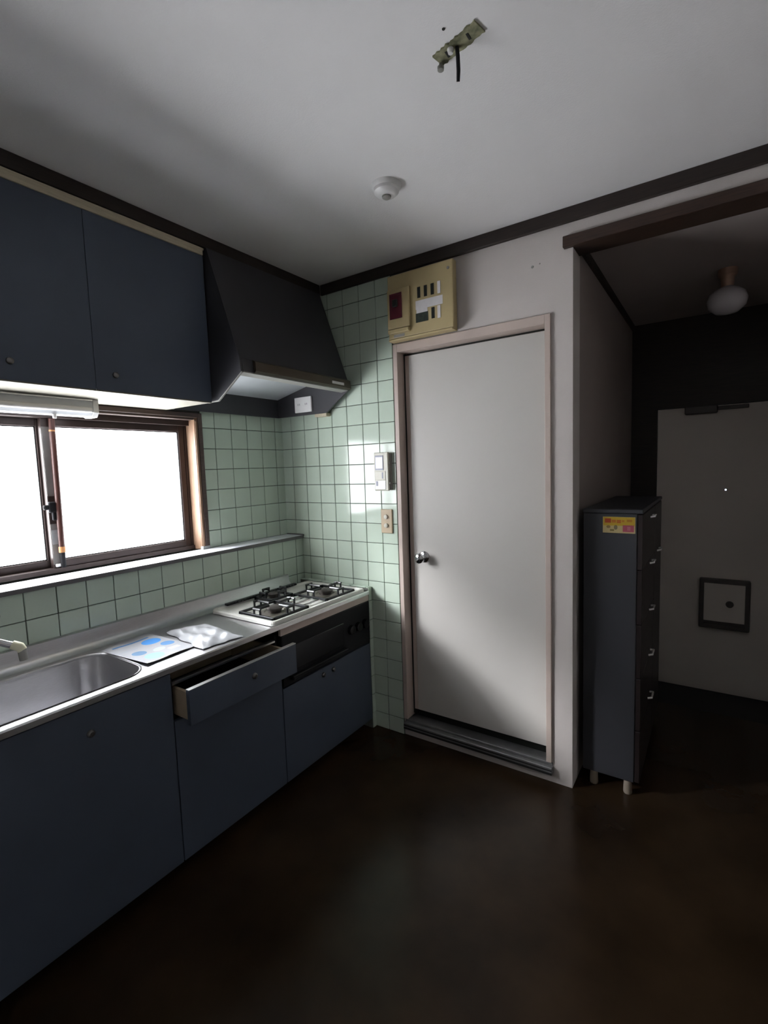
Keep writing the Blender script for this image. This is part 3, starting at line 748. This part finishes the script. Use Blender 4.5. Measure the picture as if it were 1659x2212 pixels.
# ------------------------------------------------------------------ things on the worktop
blue = [('r', -0.115, 0.000, 0.007, 0.075, srgb(70, 120, 175)),
        ('e', -0.058, 0.050, 0.036, 0.036, srgb(60, 150, 230)),
        ('e', 0.020, 0.068, 0.026, 0.026, srgb(85, 140, 195)),
        ('e', 0.020, -0.052, 0.026, 0.026, srgb(95, 135, 175)),
        ('e', 0.095, -0.040, 0.036, 0.034, srgb(150, 190, 220)),
        ('e', 0.048, 0.012, 0.020, 0.022, srgb(190, 208, 226)),
        ('r', -0.04, -0.06, 0.0012, 0.04, srgb(150, 165, 190)),
        ('r', 0.085, 0.05, 0.012, 0.022, srgb(205, 210, 220))]
M['leaflet'] = print_material('printed_leaflet', (0.42, 0.43, 0.46), blue)
q = MB()
nx, ny = 12, 8
g = [[q.bm.verts.new((-0.1485 + 0.297 * i / nx, -0.105 + 0.21 * j / ny, 0.0012 + 0.004 * (i / nx) ** 3 * (1 - j / ny) + 0.0015 * math.sin(3 * i / nx + j))) for j in range(ny + 1)] for i in range(nx + 1)]
for i in range(nx):
    for j in range(ny): q.bm.faces.new((g[i][j], g[i + 1][j], g[i + 1][j + 1], g[i][j + 1]))
ext = bmesh.ops.extrude_face_region(q.bm, geom=list(q.bm.faces))
for v in [w for w in ext['geom'] if isinstance(w, bmesh.types.BMVert)]: v.co.z += 0.0006
lf = q.obj('leaflet', M['leaflet'], None, True, origin=(0, 0, 0))
lf.location = (0.396, -1.158, CT + 0.0040); lf.rotation_euler = (0, 0, math.radians(4))
tag(lf, 'white printed leaflet with blue circles lying beside the sink', 'leaflet')

q = MB()
nx, ny = 26, 18
def bagz(u, v):
    e = min(u, 1 - u, v, 1 - v)
    k = min(1, e / 0.16)
    return 0.002 + 0.013 * (1 - (1 - k) ** 2) + k * 0.004 * (math.sin(9 * u + 4 * v) + math.sin(14 * v - 5 * u + 1) + 0.7 * math.sin(23 * u + 17 * v))
corner = [Vector((0.284, -1.015)), Vector((0.336, -0.860)), Vector((0.610, -0.890)), Vector((0.592, -1.060))]
top, bot = [], []
for i in range(nx + 1):
    ta, ba = [], []
    for j in range(ny + 1):
        u, v = i / nx, j / ny
        a = corner[0].lerp(corner[3], u); c = corner[1].lerp(corner[2], u)
        P = a.lerp(c, v)
        edge = 0.004 * (math.sin(17 * u + 3) * (v in (0.0, 1.0)) + math.sin(15 * v) * (u in (0.0, 1.0)))
        ta.append(q.bm.verts.new((P.x + edge, P.y + edge, CT + 0.004 + bagz(u, v))))
        ba.append(q.bm.verts.new((P.x + edge, P.y + edge, CT + 0.0035)))
    top.append(ta); bot.append(ba)
for i in range(nx):
    for j in range(ny):
        q.bm.faces.new((top[i][j], top[i + 1][j], top[i + 1][j + 1], top[i][j + 1]))
        q.bm.faces.new((bot[i][j], bot[i][j + 1], bot[i + 1][j + 1], bot[i + 1][j]))
for i in range(nx):
    q.bm.faces.new((bot[i][0], bot[i + 1][0], top[i + 1][0], top[i][0])); q.bm.faces.new((bot[i + 1][ny], bot[i][ny], top[i][ny], top[i + 1][ny]))
for j in range(ny):
    q.bm.faces.new((bot[0][j + 1], bot[0][j], top[0][j], top[0][j + 1])); q.bm.faces.new((bot[nx][j], bot[nx][j + 1], top[nx][j + 1], top[nx][j]))
bag = q.obj('plastic_pouch', 'plastic_bag', None, True)
tag(bag, 'flat crinkled white plastic pouch lying between leaflet and hob', 'pouch')

# ------------------------------------------------------------------ wall fittings by the door
fb = thing('fuse_box', (1.02, 0, 2.08), 'yellowed cream fuse box with dark red switch above the door', 'fuse box')
FY = -0.062
q = MB(); q.prism([(0.832, 2.080), (1.187, 2.080), (1.187, 2.392), (0.832, 2.392)], 'y', FY + 0.012, -0.0125)
q.obj('base', 'yellowed', fb)
cover = MB().box((0.838, FY, 2.088), (1.192, FY + 0.0115, 2.388), 0.004, 2).obj('cover', 'yellowed', fb)
q = MB(); q.box((0.842, FY - 0.014, 2.130), (0.968, FY - 0.0005, 2.318), 0.004, 2); rb = q.obj('main_switch_block', 'yellowed', fb)
bx('lower_ledge', (0.846, FY - 0.022, 2.108), (0.966, FY - 0.0005, 2.128), 'yellowed', fb, 0.003)
rw = bx('main_switch', (0.858, FY - 0.018, 2.176), (0.928, FY - 0.0145, 2.296), 'dark_red', rb, 0.001)
q = MB(); q.box((0.880, FY - 0.030, 2.230), (0.908, FY - 0.0185, 2.264), 0.003); q.obj('switch_lever', 'slot', rw)
for xx in (1.015, 1.051, 1.087): bx('breaker_slot', (xx - 0.008, FY - 0.002, 2.252), (xx + 0.008, FY - 0.0003, 2.302), 'slot', cover)
bx('breaker_slot', (1.081, FY - 0.002, 2.144), (1.097, FY - 0.0003, 2.194), 'slot', cover)
bx('breaker_slot', (0.996, FY - 0.002, 2.140), (1.062, FY - 0.0003, 2.182), 'slot_green', cover)
bx('blank_breaker', (1.115, FY - 0.003, 2.250), (1.130, FY - 0.0003, 2.304), 'white_label', cover)
bx('blank_breaker', (1.113, FY - 0.003, 2.140), (1.128, FY - 0.0003, 2.196), 'white_label', cover)
bx('paper_label', (0.996, FY - 0.0012, 2.200), (1.140, FY - 0.0003, 2.240), 'white_label', cover)
bx('paper_label', (1.000, FY - 0.0016, 2.178), (1.060, FY - 0.0013, 2.204), 'white_label', cover)
MB().lathe([(0.0, 0.0), (0.007, 0.0), (0.006, 0.003), (0.0, 0.003)], (1.170, FY, 2.352), 'Y', 14).obj('screw', 'grey_plastic', cover, True)
bx('rating_plate', (0.868, FY - 0.001, 2.092), (0.930, FY - 0.0003, 2.106), 'grey_plastic', cover)
bx('bottom_edge', (0.838, FY - 0.004, 2.078), (1.190, FY + 0.010, 2.0875), 'yellowed', fb, 0.003)

ic = thing('intercom', (0.75, 0, 1.34), 'beige wall intercom with small pale screen beside the door', 'intercom')
bx('back_plate', (0.712, -0.030, 1.340), (0.800, -0.0105, 1.532), 'grey_plastic', ic, 0.002)
bd = bx('body', (0.708, -0.046, 1.336), (0.796, -0.0305, 1.536), 'beige_plastic', ic, 0.004, 2)
rim = bx('screen_rim', (0.716, -0.0485, 1.444), (0.768, -0.0462, 1.520), 'screen_rim', bd, 0.001)
bx('screen', (0.722, -0.0498, 1.453), (0.764, -0.0486, 1.511), 'screen', rim)
bx('cover_flap', (0.714, -0.0485, 1.393), (0.780, -0.0462, 1.438), 'beige_plastic', bd, 0.001)
bx('cover_flap', (0.714, -0.0485, 1.344), (0.780, -0.0462, 1.389), 'off_white', bd, 0.001)
bx('talk_button', (0.720, -0.0505, 1.362), (0.732, -0.0487, 1.386), 'screen_rim', bd, 0.001)
bx('key_mark', (0.758, -0.0492, 1.400), (0.766, -0.0487, 1.432), 'screen_rim', bd)
for zz_ in (1.375, 1.480): bx('side_catch', (0.7962, -0.040, zz_ - 0.006), (0.802, -0.028, zz_ + 0.006), 'grey_plastic', bd)

sw = thing('light_switch', (0.757, 0, 1.11), 'tan switch plate with two round buttons below the intercom', 'switch')
bx('plate', (0.722, -0.019, 1.108), (0.793, -0.0105, 1.236), 'switch_plate', sw, 0.003, 2)
for zz_ in (1.150, 1.196): MB().lathe([(0.0, 0.0), (0.0125, 0.0), (0.0115, 0.008), (0.006, 0.010), (0.0, 0.010)], (0.757, -0.019, zz_), 'Y', 18).obj('button', 'beige_plastic', sw, True)

wp = thing('wall_plug', (1.535, 0, 2.282), 'tiny dark screw hole plug high on the wall right of the fuse box', 'wall plug')
MB().lathe([(0.0, 0.0), (0.006, 0.0), (0.004, 0.003), (0.0, 0.002)], (1.535, 0, 2.282), 'Y', 12).obj('plug', 'grey_plastic', wp, True)
MB().lathe([(0.0, 0.0), (0.003, 0.0), (0.002, 0.002), (0.0, 0.002)], (1.566, 0, 2.288), 'Y', 10).obj('plug_mark', 'grey_plastic', wp, True)

# ------------------------------------------------------------------ ceiling fittings
sd = thing('smoke_detector', (1.190, -0.588, CEIL), 'round off-white detector on the ceiling near the hood', 'smoke detector')
MB().lathe([(0.0, 0.0), (0.056, 0.0), (0.055, -0.006), (0.047, -0.014), (0.0, -0.014)], (1.190, -0.588, CEIL), 'Z', 36).obj('base', 'off_white', sd, True)
MB().lathe([(0.046, -0.014), (0.045, -0.024), (0.034, -0.034), (0.020, -0.037), (0.0, -0.037)], (1.190, -0.588, CEIL), 'Z', 36).obj('housing', 'off_white', sd, True)
MB().lathe([(0.017, -0.036), (0.016, -0.042), (0.010, -0.046), (0.0, -0.046)], (1.190, -0.588, CEIL), 'Z', 24).obj('sensor', 'grey_plastic', sd, True)

lb = thing('lamp_bracket', (1.66, -0.975, CEIL), 'bare khaki lamp bracket with a cut cable on the ceiling', 'bracket')
q = MB()
P0, P1 = Vector((1.597, -0.962)), Vector((1.722, -0.990))
dxy = (P1 - P0).normalized(); nxy = Vector((-dxy.y, dxy.x))
ring_t, ring_b = [], []
N = 18
side_a, side_b = [], []
for k in range(N + 1):
    c = P0.lerp(P1, k / N)
    side_a.append(c + nxy * (0.020 + random.uniform(-0.003, 0.003))); side_b.append(c - nxy * (0.020 + random.uniform(-0.003, 0.003)))
outline = side_a + side_b[::-1]
A = [q.bm.verts.new((p.x, p.y, CEIL - 0.0002)) for p in outline]; Bv = [q.bm.verts.new((p.x, p.y, CEIL - 0.0045)) for p in outline]
q.bm.faces.new(A); q.bm.faces.new(list(reversed(Bv)))
for k in range(len(A)): q.bm.faces.new((A[k], Bv[k], Bv[(k + 1) % len(A)], A[(k + 1) % len(A)]))
q.obj('plate', 'khaki', lb)
MB().tube([(1.655, -0.972, CEIL - 0.004), (1.655, -0.968, CEIL - 0.022), (1.650, -0.955, CEIL - 0.045), (1.644, -0.945, CEIL - 0.062)], [0.0048, 0.0048, 0.0048, 0.0042], 10).obj('cable', 'black_matt', lb, True)
MB().lathe([(0.0, -0.016), (0.006, -0.015), (0.008, -0.008), (0.008, -0.004)], (1.640, -0.977, CEIL), 'Z', 14).obj('cable_clip', 'off_white', lb, True)
MB().lathe([(0.0, -0.022), (0.008, -0.020), (0.0085, -0.012), (0.004, -0.010), (0.004, -0.0045)], (1.600, -0.952, CEIL), 'Z', 16).obj('bolt', 'grey_plastic', lb, True)
for xx, yy in ((1.690, -0.983), (1.627, -0.967)): bx('slot', (xx - 0.003, yy - 0.010, CEIL - 0.0052), (xx + 0.003, yy + 0.010, CEIL - 0.0046), 'slot', lb)

MB().lathe([(0.0, -0.0015), (0.0035, -0.0015), (0.004, -0.0003)], (1.649, -1.031, CEIL), 'Z', 10).obj('screw_hole', 'slot', lb)

gl = thing('hall_ceiling_lamp', (2.225, 0.88, HALL_CEIL), 'white glass globe lamp on the dark hall ceiling', 'lamp')
MB().lathe([(0.0, 0.0), (0.042, 0.0), (0.040, -0.030), (0.030, -0.040), (0.026, -0.085), (0.0, -0.085)], (2.225, 0.88, HALL_CEIL), 'Z', 28).obj('fitting', 'brass', gl, True)
MB().lathe([(0.030, -0.085), (0.052, -0.096), (0.076, -0.116), (0.086, -0.146), (0.078, -0.180), (0.048, -0.206), (0.0, -0.216)], (2.225, 0.88, HALL_CEIL), 'Z', 32).obj('globe', 'globe', gl, True)

# ------------------------------------------------------------------ cabinet in the hall
KX0, KX1, KY0, KY1, KZ0, KZ1 = 1.728, 1.957, 0.072, 0.900, 0.066, 1.250
hc = thing('drawer_cabinet', ((KX0 + KX1) / 2, (KY0 + KY1) / 2, 0), 'tall dark blue-grey drawer cabinet with a yellow sticker in the hall', 'cabinet')
bx('body', (KX0, KY0, KZ0), (KX1 - 0.020, KY1, KZ1 - 0.018), 'cabinet_grey', hc, 0.003)
bx('top_board', (KX0 - 0.002, KY0 - 0.003, KZ1 - 0.0175), (KX1 + 0.002, KY1 + 0.002, KZ1), 'cabinet_grey', hc, 0.003)
HZS = [1.195, 0.982, 0.763, 0.546, 0.336]
dh = (KZ1 - 0.022 - KZ0) / 5
for k in range(5):
    z1 = KZ1 - 0.022 - k * dh
    d = bx('drawer', (KX1 - 0.0195, KY0 + 0.003, z1 - dh + 0.003), (KX1, KY0 + 0.478, z1), 'cabinet_front', hc, 0.002)
    MB().tube([(KX1, 0.355, HZS[k] - 0.004), (KX1 + 0.016, 0.362, HZS[k]), (KX1 + 0.016, 0.428, HZS[k]), (KX1, 0.435, HZS[k] - 0.004)], 0.0046, 8).obj('handle', 'bright_handle', d, True)
d = bx('side_door', (KX1 - 0.0195, KY0 + 0.482, KZ0 + 0.003), (KX1, KY1 - 0.003, KZ1 - 0.022), 'cabinet_front', hc, 0.002)
MB().tube([(KX1, 0.68, 0.984), (KX1 + 0.016, 0.69, 0.988), (KX1 + 0.016, 0.76, 0.988), (KX1, 0.77, 0.984)], 0.0050, 8).obj('handle', 'bright_handle', d, True)
for xx, yy in ((1.772, 0.096), (1.910, 0.096), (1.772, 0.87), (1.910, 0.87)):
    MB().lathe([(0.0, 0.0), (0.016, 0.0), (0.018, 0.006), (0.016, 0.060), (0.022, 0.0655), (0.0, 0.0655)], (xx, yy, 0.0005), 'Z', 16).obj('foot', 'foot', hc, True)
_d = srgb
srgb = lambda r, g, b: tuple(0.42 * c for c in _d(r, g, b))          # all print colours darkened evenly
yel = [('r', 0.0, 0.015, 0.060, 0.018, srgb(250, 205, 40)),
       ('r', -0.042, 0.018, 0.012, 0.009, srgb(225, 80, 20)), ('r', -0.019, 0.016, 0.008, 0.006, srgb(240, 140, 25)),
       ('r', 0.000, 0.015, 0.008, 0.007, srgb(235, 130, 25)), ('r', 0.016, 0.017, 0.005, 0.004, srgb(240, 150, 30)),
       ('r', 0.040, 0.019, 0.010, 0.005, srgb(225, 150, 10)),
       ('r', 0.036, -0.014, 0.021, 0.014, srgb(215, 95, 120)), ('r', 0.038, -0.014, 0.006, 0.008, srgb(235, 140, 155)),
       ('e', -0.040, -0.008, 0.008, 0.006, srgb(180, 150, 90)), ('e', -0.012, -0.010, 0.007, 0.010, srgb(165, 150, 110)), ('r', -0.026, -0.022, 0.008, 0.004, srgb(170, 150, 80))]
M['sticker'] = print_material('yellow_sticker_print', srgb(250, 225, 160), yel)
q = MB(); q.box((-0.062, -0.034, 0.0), (0.062, 0.034, 0.0008), 0.0002)
st = q.obj('sticker', M['sticker'], hc, origin=(0, 0, 0))
st.rotation_euler = (math.radians(90), 0, 0)
st.location = Vector((1.868, KY0 - 0.0003, 1.184)) - world_of(hc)
tag(st, 'yellow and orange printed sticker')
